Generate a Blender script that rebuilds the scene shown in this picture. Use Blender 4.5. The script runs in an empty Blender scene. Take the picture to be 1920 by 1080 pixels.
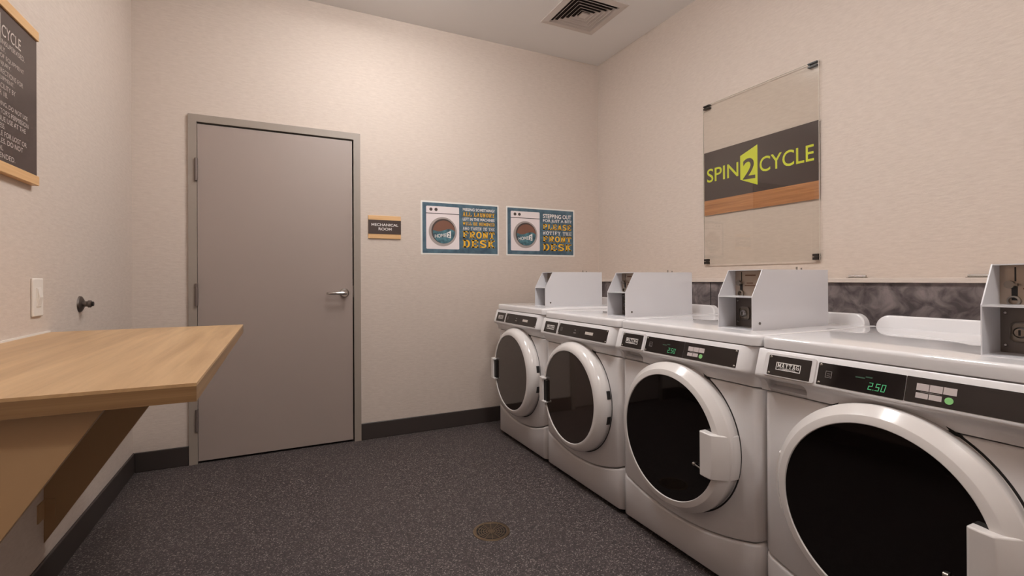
import bpy, bmesh, math, random
from mathutils import Vector, Matrix
random.seed(7)
scene = bpy.context.scene
col = scene.collection
PI = math.pi

# ------------------------------------------------------------------ camera
cam = bpy.data.objects.new('camera', bpy.data.cameras.new('camera'))
col.objects.link(cam)
cam.data.sensor_fit = 'HORIZONTAL'
cam.data.sensor_width = 36.0
cam.data.lens = 36.0 * 907.48 / 1920
cam.data.shift_y = -18.68 / 1920
cam.data.clip_start = 0.02
_yaw, _pit, _rol = 0.4495, 0.0023, -0.0053
_F = Vector((math.sin(_yaw) * math.cos(_pit), math.cos(_yaw) * math.cos(_pit), math.sin(_pit)))
_R = Vector((math.cos(_yaw), -math.sin(_yaw), 0))
_U = _R.cross(_F)
_R2 = _R * math.cos(_rol) + _U * math.sin(_rol)
_U2 = _U * math.cos(_rol) - _R * math.sin(_rol)
cam.matrix_world = Matrix(((_R2.x, _U2.x, -_F.x, 0.7854), (_R2.y, _U2.y, -_F.y, -3.58),
                           (_R2.z, _U2.z, -_F.z, 1.1414), (0, 0, 0, 1)))
scene.camera = cam

# ------------------------------------------------------------------ light and exposure
scene.view_settings.view_transform = 'Standard'
scene.view_settings.look = 'None'
scene.view_settings.exposure = 0.0
scene.view_settings.gamma = 1.0
world = bpy.data.worlds.new('world')
scene.world = world
world.use_nodes = True
world.node_tree.nodes['Background'].inputs['Color'].default_value = (0.9, 0.85, 0.8, 1)
world.node_tree.nodes['Background'].inputs['Strength'].default_value = 0.05
LAMP_COLOUR = (1.0, 0.99, 0.975)
LAMP_STRENGTH = 62.0
LAMPS = [(1.40, -1.02), (1.68, -2.15), (1.68, -4.15)]     # surface-mounted ceiling fixtures; the last is an unseen fill, added to brighten the machines
LAMP_HX, LAMP_HY = 0.16, 0.14

# ------------------------------------------------------------------ room numbers
W, H = 3.378, 3.055
FRONT_Y = -4.45
MX = 2.267                                     # plane of the machines' front panels
MACH_Y = [-0.272, -0.984, -1.7145, -2.4643]
MACH_W = [0.704, 0.7245, 0.7438, 0.760]

# ------------------------------------------------------------------ materials
def lin(c):
    return tuple(((v / 255) / 12.92 if v / 255 <= 0.04045 else ((v / 255 + 0.055) / 1.055) ** 2.4) for v in c)

def mat(name, rgb, rough=0.5, metal=0.0, spec=0.5, coat=0.0, emit=None, estr=0.0, ior=None):
    m = bpy.data.materials.new(name); m.use_nodes = True
    b = m.node_tree.nodes['Principled BSDF']
    b.inputs['Base Color'].default_value = (*lin(rgb), 1)
    b.inputs['Roughness'].default_value = rough
    b.inputs['Metallic'].default_value = metal
    b.inputs['Specular IOR Level'].default_value = spec
    b.inputs['Coat Weight'].default_value = coat
    b.inputs['Coat Roughness'].default_value = 0.06
    if ior: b.inputs['IOR'].default_value = ior
    if emit:
        b.inputs['Emission Color'].default_value = (*lin(emit), 1)
        b.inputs['Emission Strength'].default_value = estr
    return m

def nodes(m):
    return m.node_tree.nodes, m.node_tree.links, m.node_tree.nodes['Principled BSDF']

def add_noise(m, c1, c2, scale=(1, 1, 1), freq=10.0, detail=4.0, rough=0.6, lo=0.35, hi=0.65, bump=0.0, bdist=0.002, distortion=0.0):
    N, L, b = nodes(m)
    tc = N.new('ShaderNodeTexCoord'); mp = N.new('ShaderNodeMapping')
    mp.inputs['Scale'].default_value = scale
    L.new(tc.outputs['Object'], mp.inputs['Vector'])
    n = N.new('ShaderNodeTexNoise')
    n.inputs['Scale'].default_value = freq; n.inputs['Detail'].default_value = detail
    n.inputs['Roughness'].default_value = rough; n.inputs['Distortion'].default_value = distortion
    L.new(mp.outputs['Vector'], n.inputs['Vector'])
    r = N.new('ShaderNodeValToRGB')
    r.color_ramp.elements[0].position = lo; r.color_ramp.elements[0].color = (*lin(c1), 1)
    r.color_ramp.elements[1].position = hi; r.color_ramp.elements[1].color = (*lin(c2), 1)
    L.new(n.outputs['Fac'], r.inputs['Fac'])
    L.new(r.outputs['Color'], b.inputs['Base Color'])
    if bump:
        bp = N.new('ShaderNodeBump'); bp.inputs['Strength'].default_value = bump
        bp.inputs['Distance'].default_value = bdist
        L.new(n.outputs['Fac'], bp.inputs['Height']); L.new(bp.outputs['Normal'], b.inputs['Normal'])
    return m

def wallpaper(name, scale):
    return add_noise(mat(name, (206, 192, 181), 0.62, spec=0.3), (200, 185, 174), (212, 198, 187), scale=scale,
                     freq=30, detail=6, rough=0.7, lo=0.3, hi=0.7, bump=0.35, bdist=0.003)
M_WALL_X = wallpaper('woven_wallcovering_back', (0.7, 3.0, 3.2))
M_WALL_Y = wallpaper('woven_wallcovering_side', (3.0, 0.7, 3.2))
M_CEIL = mat('ceiling_paint', (235, 232, 230), 0.8, spec=0.2)
M_BASE = mat('dark_rubber_base', (58, 50, 47), 0.45)
M_DOORPAINT = mat('taupe_door_paint', (156, 141, 134), 0.42)
M_FRAMEPAINT = mat('taupe_frame_paint', (150, 138, 128), 0.42)
M_GAP = mat('dark_gap', (30, 22, 18), 0.8)
M_CHROME = mat('satin_chrome', (200, 196, 192), 0.18, metal=1)
M_STEEL = mat('brushed_steel', (150, 142, 134), 0.38, metal=1)
M_DARKSTEEL = mat('dull_steel', (118, 110, 105), 0.42, metal=1)
M_BRONZE = mat('worn_bronze', (146, 130, 110), 0.28, metal=1)
M_HINGE = mat('painted_hinge', (120, 108, 103), 0.4, metal=0.5)
M_WHITE = mat('white_enamel', (214, 209, 208), 0.22, spec=0.5, coat=0.35)
M_LID = mat('white_glossy_lid', (230, 227, 228), 0.07, spec=0.6, coat=0.5)
M_PLASTIC = mat('white_plastic', (218, 214, 214), 0.3)
M_RING = mat('white_door_plastic', (222, 216, 213), 0.16, spec=0.5, coat=0.4)
M_BOX = mat('white_coin_box_enamel', (216, 214, 217), 0.3, coat=0.2)
M_CORE = mat('shadow_cabinet', (70, 64, 62), 0.7)
M_BLACK = mat('black_panel', (34, 27, 25), 0.22)
M_DISPLAY = mat('black_display_window', (24, 18, 17), 0.08)
M_BLACKPL = mat('black_plastic', (22, 18, 16), 0.5)
M_GLASS_W = mat('dark_washer_glass', (13, 8, 7), 0.04, ior=1.45)
M_GLASS_D = mat('smoked_dryer_glass', (48, 38, 33), 0.05, ior=1.75)
M_LABEL = mat('button_label', (196, 184, 182), 0.5)
M_INK = mat('grey_ink', (128, 120, 118), 0.6)
M_GREEN = mat('green_button', (140, 205, 130), 0.4)
M_DIGIT = mat('green_digits', (30, 90, 50), 0.5, emit=(90, 190, 130), estr=0.6)
M_DIGITDIM = mat('dim_green_digits', (40, 60, 46), 0.5, emit=(60, 120, 90), estr=0.12)
M_WHITEPRINT = mat('white_print', (232, 226, 222), 0.5)
M_GREYPRINT = mat('warm_white_print', (200, 190, 182), 0.5)
M_CARD = mat('white_card', (232, 228, 222), 0.4)
M_BLUE = add_noise(mat('slate_blue_print', (70, 98, 116), 0.4), (50, 72, 90), (88, 116, 130), freq=14, detail=5, lo=0.3, hi=0.7)
M_TEAL = add_noise(mat('teal_print', (62, 100, 112), 0.4), (44, 72, 84), (84, 130, 140), freq=30, detail=4)
M_BROWNPRINT = mat('brown_print', (124, 84, 68), 0.4)
M_GREYRING = mat('grey_ring_print', (164, 152, 148), 0.4)
M_DARKPRINT = mat('dark_ring_print', (70, 58, 56), 0.4)
M_PINKISH = mat('pale_print', (232, 220, 220), 0.4)
M_YELLOW = mat('yellow_print', (240, 182, 48), 0.4)
M_SIGNBROWN = mat('dark_brown_sign', (66, 52, 48), 0.3)
M_BAND = mat('dark_brown_band', (58, 44, 42), 0.3)
M_LIME = mat('lime_print', (206, 214, 36), 0.4)
M_BLACKCLIP = mat('black_clip', (38, 30, 26), 0.4)
M_SWITCH = mat('ivory_switch', (228, 220, 212), 0.3)
M_CAULK = mat('white_caulk', (226, 220, 214), 0.5)
M_LAMP = mat('lamp_diffuser', (255, 250, 245), 0.5, emit=(255, 255, 255), estr=1.0)
_b = M_LAMP.node_tree.nodes['Principled BSDF']
_b.inputs['Emission Color'].default_value = (*LAMP_COLOUR, 1)
_b.inputs['Emission Strength'].default_value = LAMP_STRENGTH
M_VENT = mat('vent_enamel', (206, 196, 190), 0.45)
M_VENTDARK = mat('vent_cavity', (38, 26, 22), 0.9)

def wood(name, c1, c2, scale, freq=3.0):
    m = add_noise(mat(name, c1, 0.38), c1, c2, scale=scale, freq=freq, detail=7, rough=0.62, lo=0.3, hi=0.72, distortion=0.4)
    return m
M_TABLETOP = wood('oak_laminate', (172, 136, 96), (206, 170, 126), (16, 0.9, 16), 1.6)
M_TABLEEDGE = wood('oak_edge', (122, 90, 57), (156, 121, 81), (1.0, 0.9, 60), 1.6)
M_BRACKET = mat('tan_bracket_laminate', (176, 142, 104), 0.5)
M_STRIP = wood('oak_strip', (206, 160, 108), (226, 184, 134), (1.5, 10, 60), 2.0)
M_ZEBRA = wood('walnut_strip', (150, 96, 58), (196, 138, 88), (1.6, 20, 50), 2.2)

# laminate panel behind the machines: blotchy grey
M_SLATE = add_noise(mat('grey_marbled_laminate', (96, 86, 84), 0.35), (70, 62, 63), (134, 122, 120), freq=15, detail=4,
                    rough=0.55, lo=0.36, hi=0.68, distortion=0.9)

# speckled floor
M_FLOOR = mat('speckled_floor', (64, 57, 58), 0.6, spec=0.35)
def _floor():
    N, L, b = nodes(M_FLOOR)
    tc = N.new('ShaderNodeTexCoord')
    v = N.new('ShaderNodeTexVoronoi'); v.inputs['Scale'].default_value = 235
    L.new(tc.outputs['Object'], v.inputs['Vector'])
    sep = N.new('ShaderNodeSeparateColor'); L.new(v.outputs['Color'], sep.inputs['Color'])
    r = N.new('ShaderNodeValToRGB'); e = r.color_ramp.elements
    e[0].position = 0.0; e[0].color = (*lin((48, 42, 43)), 1)
    e[1].position = 1.0; e[1].color = (*lin((142, 133, 129)), 1)
    for p, c in ((0.45, (66, 58, 58)), (0.8, (80, 71, 70)), (0.9, (112, 102, 99))):
        k = e.new(p); k.color = (*lin(c), 1)
    L.new(sep.outputs['Red'], r.inputs['Fac'])
    L.new(r.outputs['Color'], b.inputs['Base Color'])
    bp = N.new('ShaderNodeBump'); bp.inputs['Strength'].default_value = 0.5; bp.inputs['Distance'].default_value = 0.001
    L.new(sep.outputs['Green'], bp.inputs['Height']); L.new(bp.outputs['Normal'], b.inputs['Normal'])
_floor()

# clear acrylic: see-through plus a Fresnel mirror
M_ACRYLIC = bpy.data.materials.new('clear_acrylic'); M_ACRYLIC.use_nodes = True
def _acr():
    N = M_ACRYLIC.node_tree.nodes; L = M_ACRYLIC.node_tree.links; N.clear()
    o = N.new('ShaderNodeOutputMaterial'); mx = N.new('ShaderNodeMixShader')
    t = N.new('ShaderNodeBsdfTransparent'); t.inputs['Color'].default_value = (0.97, 0.965, 0.95, 1)
    g = N.new('ShaderNodeBsdfGlossy'); g.inputs['Roughness'].default_value = 0.02
    f = N.new('ShaderNodeFresnel'); f.inputs['IOR'].default_value = 1.7
    ge = N.new('ShaderNodeNewGeometry'); iv = N.new('ShaderNodeMath'); iv.operation = 'SUBTRACT'; iv.inputs[0].default_value = 1.0
    L.new(ge.outputs['Backfacing'], iv.inputs[1])
    mu = N.new('ShaderNodeMath'); mu.operation = 'MULTIPLY'
    L.new(f.outputs[0], mu.inputs[0]); L.new(iv.outputs[0], mu.inputs[1])
    L.new(mu.outputs[0], mx.inputs[0]); L.new(t.outputs[0], mx.inputs[1]); L.new(g.outputs[0], mx.inputs[2])
    L.new(mx.outputs[0], o.inputs['Surface'])
_acr()
M_ACREDGE = mat('acrylic_edge', (206, 198, 186), 0.2)

# ------------------------------------------------------------------ mesh helpers
class MB:
    def __init__(self): self.bm = bmesh.new()
    def face(self, pts):
        vs = [self.bm.verts.new(p) for p in pts]
        return self.bm.faces.new(vs)
    def box(self, x0, x1, y0, y1, z0, z1):
        return self.obox(Vector((0, 0, 0)), Vector((1, 0, 0)), Vector((0, 1, 0)), Vector((0, 0, 1)), x0, x1, y0, y1, z0, z1)
    def obox(self, O, ex, ey, ez, x0, x1, y0, y1, z0, z1):
        P = lambda x, y, z: self.bm.verts.new(O + ex * x + ey * y + ez * z)
        v = [P(x, y, z) for z in (z0, z1) for y in (y0, y1) for x in (x0, x1)]
        for f in ((0, 2, 3, 1), (4, 5, 7, 6), (0, 1, 5, 4), (2, 6, 7, 3), (0, 4, 6, 2), (1, 3, 7, 5)):
            self.bm.faces.new([v[i] for i in f])
        return self
    def prism(self, pts, fa, fb):
        """pts: 2D outline; fa/fb map a 2D point to the two end caps."""
        a = [self.bm.verts.new(fa(p)) for p in pts]; b = [self.bm.verts.new(fb(p)) for p in pts]
        n = len(pts)
        self.bm.faces.new(a); self.bm.faces.new(list(reversed(b)))
        for i in range(n):
            self.bm.faces.new([a[i], b[i], b[(i + 1) % n], a[(i + 1) % n]])
        return self
    def prism_xz(self, pts, y0, y1):
        return self.prism(pts, lambda p: (p[0], y0, p[1]), lambda p: (p[0], y1, p[1]))
    def prism_yz(self, pts, x0, x1):
        return self.prism(pts, lambda p: (x0, p[0], p[1]), lambda p: (x1, p[0], p[1]))
    def strips(self, rows, closed=False, cap0=False, cap1=False):
        """rows: list of equally long point lists"""
        V = [[self.bm.verts.new(p) for p in r] for r in rows]
        for a, b in zip(V, V[1:]):
            n = len(a)
            for i in range(n if closed else n - 1):
                j = (i + 1) % n
                self.bm.faces.new([a[i], a[j], b[j], b[i]])
        if cap0: self.bm.faces.new(list(reversed(V[0])))
        if cap1: self.bm.faces.new(V[-1])
        return self
    def lathe(self, prof, O, ax, ux, vx, seg=64, a0=0.0, a1=2 * PI, loop=False, caps=True):
        """prof: (r, h) pairs turned about ax through O"""
        O, ax, ux, vx = Vector(O), Vector(ax), Vector(ux), Vector(vx)
        full = abs(a1 - a0 - 2 * PI) < 1e-6
        n = seg if full else seg + 1
        rings = []
        for r, h in prof:
            if r < 1e-6:
                rings.append([self.bm.verts.new(O + ax * h)]); continue
            rings.append([self.bm.verts.new(O + ax * h + ux * (r * math.cos(a0 + (a1 - a0) * i / seg)) + vx * (r * math.sin(a0 + (a1 - a0) * i / seg))) for i in range(n)])
        pairs = list(zip(rings, rings[1:])) + ([(rings[-1], rings[0])] if loop else [])
        for a, b in pairs:
            for i in range(n if full else n - 1):
                j = (i + 1) % n
                q = [a[i % len(a)], a[j % len(a)], b[j % len(b)], b[i % len(b)]]
                u = []
                for k in q:
                    if k not in u: u.append(k)
                if len(u) > 2:
                    try: self.bm.faces.new(u)
                    except ValueError: pass
        if not full and loop and caps:
            self.bm.faces.new([r[0] for r in rings]); self.bm.faces.new([r[-1] for r in reversed(rings)])
        return self
    def cyl(self, O, ax, r, h, seg=24, r2=None):
        ax = Vector(ax).normalized()
        ux = ax.orthogonal().normalized(); vx = ax.cross(ux)
        r2 = r if r2 is None else r2
        return self.lathe([(0, 0), (r, 0), (r2, h), (0, h)], O, ax, ux, vx, seg)
    def build(self, name, m, parent=None, smooth=None, bevel=0.0, seg=2, merge=True):
        if merge: bmesh.ops.remove_doubles(self.bm, verts=self.bm.verts, dist=1e-6)
        bmesh.ops.recalc_face_normals(self.bm, faces=self.bm.faces)
        me = bpy.data.meshes.new(name); self.bm.to_mesh(me); self.bm.free()
        me.materials.append(m)
        o = bpy.data.objects.new(name, me); col.objects.link(o)
        if bevel:
            b = o.modifiers.new('bevel', 'BEVEL'); b.width = bevel; b.segments = seg; b.limit_method = 'ANGLE'
            b.angle_limit = math.radians(40)
            smooth = 50 if smooth is None else smooth
        if smooth:
            for p in me.polygons: p.use_smooth = True
            me.set_sharp_from_angle(angle=math.radians(smooth))
            if bevel:
                wn = o.modifiers.new('normals', 'WEIGHTED_NORMAL'); wn.keep_sharp = True
        if parent: o.parent = parent
        return o

def bx(name, m, parent, x0, x1, y0, y1, z0, z1, bevel=0.0, seg=2):
    return MB().box(x0, x1, y0, y1, z0, z1).build(name, m, parent, bevel=bevel, seg=seg)

def thing(name, label, cat, loc=(0, 0, 0), rotz=0.0, group=None):
    o = bpy.data.objects.new(name, None); col.objects.link(o)
    o.empty_display_size = 0.1
    o.location = loc; o.rotation_euler = (0, 0, rotz)
    o['label'] = label; o['category'] = cat
    if group: o['group'] = group
    return o
def tag(o, label, cat, group=None):
    o['label'] = label; o['category'] = cat
    if group: o['group'] = group
    return o
def struct(o, label=None, cat=None):
    o['kind'] = 'structure'
    if label: o['label'] = label
    if cat: o['category'] = cat
    return o

def rrect(x0, x1, z0, z1, r, n=5):
    pts = []
    for cx, cz, a in ((x1 - r, z1 - r, 0), (x0 + r, z1 - r, PI / 2), (x0 + r, z0 + r, PI), (x1 - r, z0 + r, 1.5 * PI)):
        for i in range(n + 1):
            t = a + PI / 2 * i / n
            pts.append((cx + r * math.cos(t), cz + r * math.sin(t)))
    return pts

# lettering: bpy text turned into a mesh and fitted into a rectangle of a plane
def text_tris(s, bold=0.0):
    cu = bpy.data.curves.new('t', 'FONT'); cu.body = s; cu.size = 1.0; cu.offset = bold; cu.resolution_u = 4
    o = bpy.data.objects.new('t', cu); col.objects.link(o)
    bpy.context.view_layer.update()
    me = bpy.data.meshes.new_from_object(o)
    P = [(v.co.x, v.co.y) for v in me.vertices]; Fc = [tuple(p.vertices) for p in me.polygons]
    bpy.data.objects.remove(o); bpy.data.curves.remove(cu); bpy.data.meshes.remove(me)
    return P, Fc
def add_flat(mb, P, Fc, place):
    V = [mb.bm.verts.new(place(*p)) for p in P]
    for f in Fc:
        try: mb.bm.faces.new([V[i] for i in f])
        except ValueError: pass
def fit(P, x0, x1, z0, z1):
    ax = min(p[0] for p in P); bx_ = max(p[0] for p in P); ay = min(p[1] for p in P); by = max(p[1] for p in P)
    return [(x0 + (p[0] - ax) / (bx_ - ax) * (x1 - x0), z0 + (p[1] - ay) / (by - ay) * (z1 - z0)) for p in P]
def put_text(mb, s, x0, x1, z0, z1, place, bold=0.0):
    P, Fc = text_tris(s, bold)
    add_flat(mb, fit(P, x0, x1, z0, z1), Fc, place)

# slab-serif capitals drawn from bars and arcs in a unit box
def slab_letter(ch, t=0.25, s=0.17):
    Q = []
    def R(x0, y0, x1, y1): Q.append([(x0, y0), (x1, y0), (x1, y1), (x0, y1)])
    def D(x0, y0, x1, y1, w=t): Q.append([(x0 - w / 2, y0), (x0 + w / 2, y0), (x1 + w / 2, y1), (x1 - w / 2, y1)])
    def A(cx, cy, rx, ry, a0, a1, w=t, h=s):
        n = 14
        for i in range(n):
            p = math.radians(a0 + (a1 - a0) * i / n); q = math.radians(a0 + (a1 - a0) * (i + 1) / n)
            Q.append([(cx + rx * math.cos(p), cy + ry * math.sin(p)), (cx + rx * math.cos(q), cy + ry * math.sin(q)),
                      (cx + (rx - w) * math.cos(q), cy + (ry - h) * math.sin(q)), (cx + (rx - w) * math.cos(p), cy + (ry - h) * math.sin(p))])
    def stem(x, lo=True, hi=True, e=0.12):
        R(x - t / 2, 0, x + t / 2, 1)
        if lo: R(x - t / 2 - e, 0, x + t / 2 + e, s)
        if hi: R(x - t / 2 - e, 1 - s, x + t / 2 + e, 1)
    if ch == 'A':
        D(0.2, 0, 0.46, 1); D(0.8, 0, 0.54, 1); R(0.3, 0.24, 0.7, 0.38); R(0, 0, 0.4, s); R(0.6, 0, 1, s); R(0.28, 1 - s, 0.6, 1)
    elif ch == 'D':
        stem(0.22, e=0.1); R(0.2, 0, 0.5, s); R(0.2, 1 - s, 0.5, 1); A(0.48, 0.5, 0.5, 0.5, -90, 90)
    elif ch in 'EF':
        stem(0.22, e=0.1); R(0.2, 1 - s, 0.98, 1); R(0.8, 0.66, 0.98, 1); R(0.2, 0.43, 0.7, 0.57); R(0.58, 0.34, 0.7, 0.66)
        if ch == 'E': R(0.2, 0, 0.98, s); R(0.8, 0, 0.98, 0.34)
        else: R(0, 0, 0.55, s)
    elif ch == 'G':
        A(0.5, 0.5, 0.5, 0.5, 40, 340); R(0.5, 0.38, 1, 0.52); R(0.76, 0, 0.98, 0.5)
    elif ch == 'H':
        stem(0.22, e=0.1); stem(0.78, e=0.1); R(0.2, 0.42, 0.8, 0.58)
    elif ch == 'I':
        stem(0.5, e=0.2)
    elif ch == 'K':
        stem(0.22, e=0.1); D(0.36, 0.42, 0.8, 1, t); D(0.46, 0.55, 0.86, 0, t); R(0.56, 1 - s, 1, 1); R(0.62, 0, 1, s)
    elif ch == 'L':
        stem(0.24, e=0.12); R(0.2, 0, 0.98, s); R(0.8, 0, 0.98, 0.42)
    elif ch == 'M':
        stem(0.16, e=0.06); stem(0.84, e=0.06); D(0.2, 1, 0.5, 0.15, 0.2); D(0.8, 1, 0.5, 0.15, 0.2)
    elif ch == 'N':
        stem(0.2, e=0.1); R(0.68, 0, 0.9, 1); R(0.58, 1 - s, 1, 1); D(0.2, 1, 0.78, 0, t)
    elif ch == 'O':
        A(0.5, 0.5, 0.5, 0.5, 0, 360)
    elif ch in 'PR':
        stem(0.22, e=0.1); R(0.2, 1 - s, 0.55, 1); R(0.2, 0.42, 0.55, 0.42 + s * 0.9); A(0.54, 0.71, 0.42, 0.29, -90, 90)
        if ch == 'R': D(0.5, 0.46, 0.8, 0, t); R(0.62, 0, 1, s)
        else: R(0, 0, 0.55, s)
    elif ch == 'S':
        A(0.5, 0.72, 0.46, 0.28, 10, 270, t, s); A(0.5, 0.28, 0.48, 0.28, -170, 90, t, s); R(0.74, 0.66, 0.94, 0.98); R(0.04, 0.02, 0.24, 0.34)
    elif ch == 'T':
        stem(0.5, hi=False, e=0.14); R(0, 1 - s, 1, 1); R(0, 0.64, 0.18, 1); R(0.82, 0.64, 1, 1)
    elif ch == 'U':
        R(0.1, 0.3, 0.35, 1); R(0.65, 0.3, 0.9, 1); R(0, 1 - s, 0.42, 1); R(0.58, 1 - s, 1, 1); A(0.5, 0.36, 0.4, 0.36, 180, 360)
    elif ch == 'Y':
        R(0.5 - t / 2, 0, 0.5 + t / 2, 0.5); R(0.22, 0, 0.78, s); D(0.2, 1, 0.5, 0.42, t); D(0.8, 1, 0.5, 0.42, t); R(0, 1 - s, 0.4, 1); R(0.6, 1 - s, 1, 1)
    elif ch == 'W':
        D(0.14, 1, 0.32, 0, 0.2); D(0.5, 1, 0.32, 0, 0.18); D(0.5, 1, 0.68, 0, 0.18); D(0.86, 1, 0.68, 0, 0.2); R(0, 1 - s, 0.3, 1); R(0.7, 1 - s, 1, 1)
    elif ch == 'B':
        stem(0.22, e=0.1); R(0.2, 0, 0.55, s); R(0.2, 1 - s, 0.55, 1); R(0.2, 0.42, 0.55, 0.58); A(0.52, 0.74, 0.42, 0.26, -90, 90); A(0.54, 0.28, 0.44, 0.28, -90, 90)
    elif ch == 'V':
        D(0.18, 1, 0.5, 0, t); D(0.82, 1, 0.5, 0, t); R(0, 1 - s, 0.38, 1); R(0.62, 1 - s, 1, 1)
    elif ch == 'C':
        A(0.5, 0.5, 0.5, 0.5, 40, 320); R(0.76, 0.62, 0.96, 1)
    return Q
def put_slab(mb, s, x0, x1, z0, z1, place, gap=0.16, t=0.25, sf=0.17):
    adv = {' ': 0.5, 'I': 0.75, 'M': 1.2, 'W': 1.3}
    tot = sum(adv.get(c, 1.0) for c in s) + gap * (len(s) - 1); x = 0.0
    for c in s:
        w = adv.get(c, 1.0)
        if c != ' ':
            for q in slab_letter(c, t, sf):
                pts = [place(x0 + (x + p[0] * w) / tot * (x1 - x0), z0 + p[1] * (z1 - z0)) for p in q]
                try: mb.face(pts)
                except ValueError: pass
        x += w + gap

# ------------------------------------------------------------------ room shell
struct(bx('floor', M_FLOOR, None, -0.1, W + 0.1, FRONT_Y - 0.1, 0.12, -0.1, 0.0))
struct(bx('wall_left', M_WALL_Y, None, -0.1, 0.0, FRONT_Y - 0.1, 0.12, 0.0, H))
struct(bx('wall_right', M_WALL_Y, None, W, W + 0.1, FRONT_Y - 0.1, 0.12, 0.0, H))
struct(bx('wall_front', M_WALL_X, None, 0.0, W, FRONT_Y - 0.1, FRONT_Y, 0.0, H))
# back wall with the door opening
DX0, DX1, DTOP = 0.283, 1.312, 2.180
b = MB()
b.box(0.0, DX0 + 0.02, 0.0, 0.12, 0.0, H); b.box(DX1 - 0.02, W, 0.0, 0.12, 0.0, H); b.box(DX0 + 0.02, DX1 - 0.02, 0.0, 0.12, DTOP - 0.02, H)
struct(b.build('wall_back', M_WALL_X))
struct(bx('ceiling', M_CEIL, None, -0.1, W + 0.1, FRONT_Y - 0.1, 0.12, H, H + 0.1))
places = ['nearest the back wall', 'in the middle of the room', 'added behind the camera to brighten the machines']
for (x, y), where in zip(LAMPS, places):
    t = thing('ceiling_light', 'square white surface-mounted ceiling light %s' % where, 'light', (x, y, H), 0, 'surface-mounted ceiling lights')
    bx('diffuser', M_LAMP, t, -LAMP_HX, LAMP_HX, -LAMP_HY, LAMP_HY, -0.075, -0.018, bevel=0.008)
    bx('light_base', M_VENT, t, -LAMP_HX - 0.006, LAMP_HX + 0.006, -LAMP_HY - 0.006, LAMP_HY + 0.006, -0.018, 0.0, bevel=0.003)

def baseboard(name, x0, x1, y0, y1, axis):
    b = MB(); h = 0.118
    b.box(x0, x1, y0, y1, 0.0, h)
    return struct(b.build(name, M_BASE, None, bevel=0.004))
baseboard('baseboard_left', 0.0, 0.011, FRONT_Y, 0.0, 'y')
baseboard('baseboard_back', 0.011, DX0 - 0.001, -0.011, 0.0, 'x')
baseboard('baseboard_back', DX1 + 0.001, W, -0.011, 0.0, 'x')
baseboard('baseboard_right', W - 0.011, W, FRONT_Y, -0.011, 'y')

# ------------------------------------------------------------------ door
door = thing('door_1', 'taupe flush metal door with lever handle in back wall', 'door', (0, 0, 0))
door['kind'] = 'structure'
fr = MB()
jw = 0.046
# profiled jambs and head: face trim plus a stop
out = [(DX0, 0), (DX0, DTOP), (DX1, DTOP), (DX1, 0)]
inn = [(DX0 + jw, 0), (DX0 + jw, DTOP - jw), (DX1 - jw, DTOP - jw), (DX1 - jw, 0)]
def frame_strip(mb, A, B, ya, yb):
    mb.strips([[(p[0], ya, p[1]) for p in A], [(p[0], yb, p[1]) for p in B]])
frame_strip(fr, out, out, 0.002, -0.016)
frame_strip(fr, out, inn, -0.016, -0.016)
frame_strip(fr, inn, inn, -0.016, 0.012)
inn2 = [(DX0 + jw + 0.008, 0), (DX0 + jw + 0.008, DTOP - jw - 0.008), (DX1 - jw - 0.008, DTOP - jw - 0.008), (DX1 - jw - 0.008, 0)]
fr.build('door_frame', M_FRAMEPAINT, door)
LX0, LX1, LT = DX0 + jw + 0.001, DX1 - jw - 0.008, DTOP - jw - 0.010
bx('door_leaf', M_DOORPAINT, door, LX0, LX1, -0.006, 0.040, 0.014, LT, bevel=0.002)
bx('door_shadow_gap', M_GAP, door, DX0 + jw - 0.004, DX1 - jw + 0.004, 0.042, 0.05, 0.0, DTOP - jw + 0.004)
for z0, z1 in ((1.765, 1.905), (0.985, 1.125), (0.205, 0.340)):
    h = MB(); h.cyl((LX0 - 0.004, -0.022, z0), (0, 0, 1), 0.0085, z1 - z0, 16)
    h.box(LX0 - 0.012, LX0 + 0.004, -0.020, -0.010, z0, z1)
    h.build('hinge', M_HINGE, door, smooth=40)
hn = MB(); hx, hz = 1.202, 1.050
hn.lathe([(0, -0.018), (0.024, -0.018), (0.030, -0.012), (0.033, -0.0075), (0.033, -0.006)], (hx, 0, hz), (0, 1, 0), (1, 0, 0), (0, 0, 1), 32)
handle = hn.build('door_handle', M_CHROME, door, smooth=40)
lv = MB()
lv.cyl((hx, -0.018, hz), (0, -1, 0), 0.012, 0.036, 20)
sec = lambda x, rz, ry, y: [(x, y + ry * math.cos(a), hz + rz * math.sin(a)) for a in [2 * PI * i / 14 for i in range(14)]]
rows = [sec(hx + 0.014, 0.007, 0.006, -0.055), sec(hx + 0.010, 0.011, 0.009, -0.055), sec(hx - 0.01, 0.0115, 0.009, -0.056), sec(hx - 0.05, 0.0095, 0.008, -0.057),
        sec(hx - 0.085, 0.009, 0.0075, -0.056), sec(hx - 0.108, 0.0085, 0.007, -0.05), sec(hx - 0.118, 0.008, 0.006, -0.038), sec(hx - 0.120, 0.006, 0.004, -0.030)]
lv.strips(rows, closed=True, cap0=True, cap1=True)
lv.build('lever', M_CHROME, handle, smooth=60)
bx('latch_strike', M_DARKSTEEL, door, LX1 + 0.0005, LX1 + 0.005, -0.008, 0.02, 1.02, 1.10)

# ------------------------------------------------------------------ signs on the back wall
def on_plane(y): return lambda x, z: (x, y, z)

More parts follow.
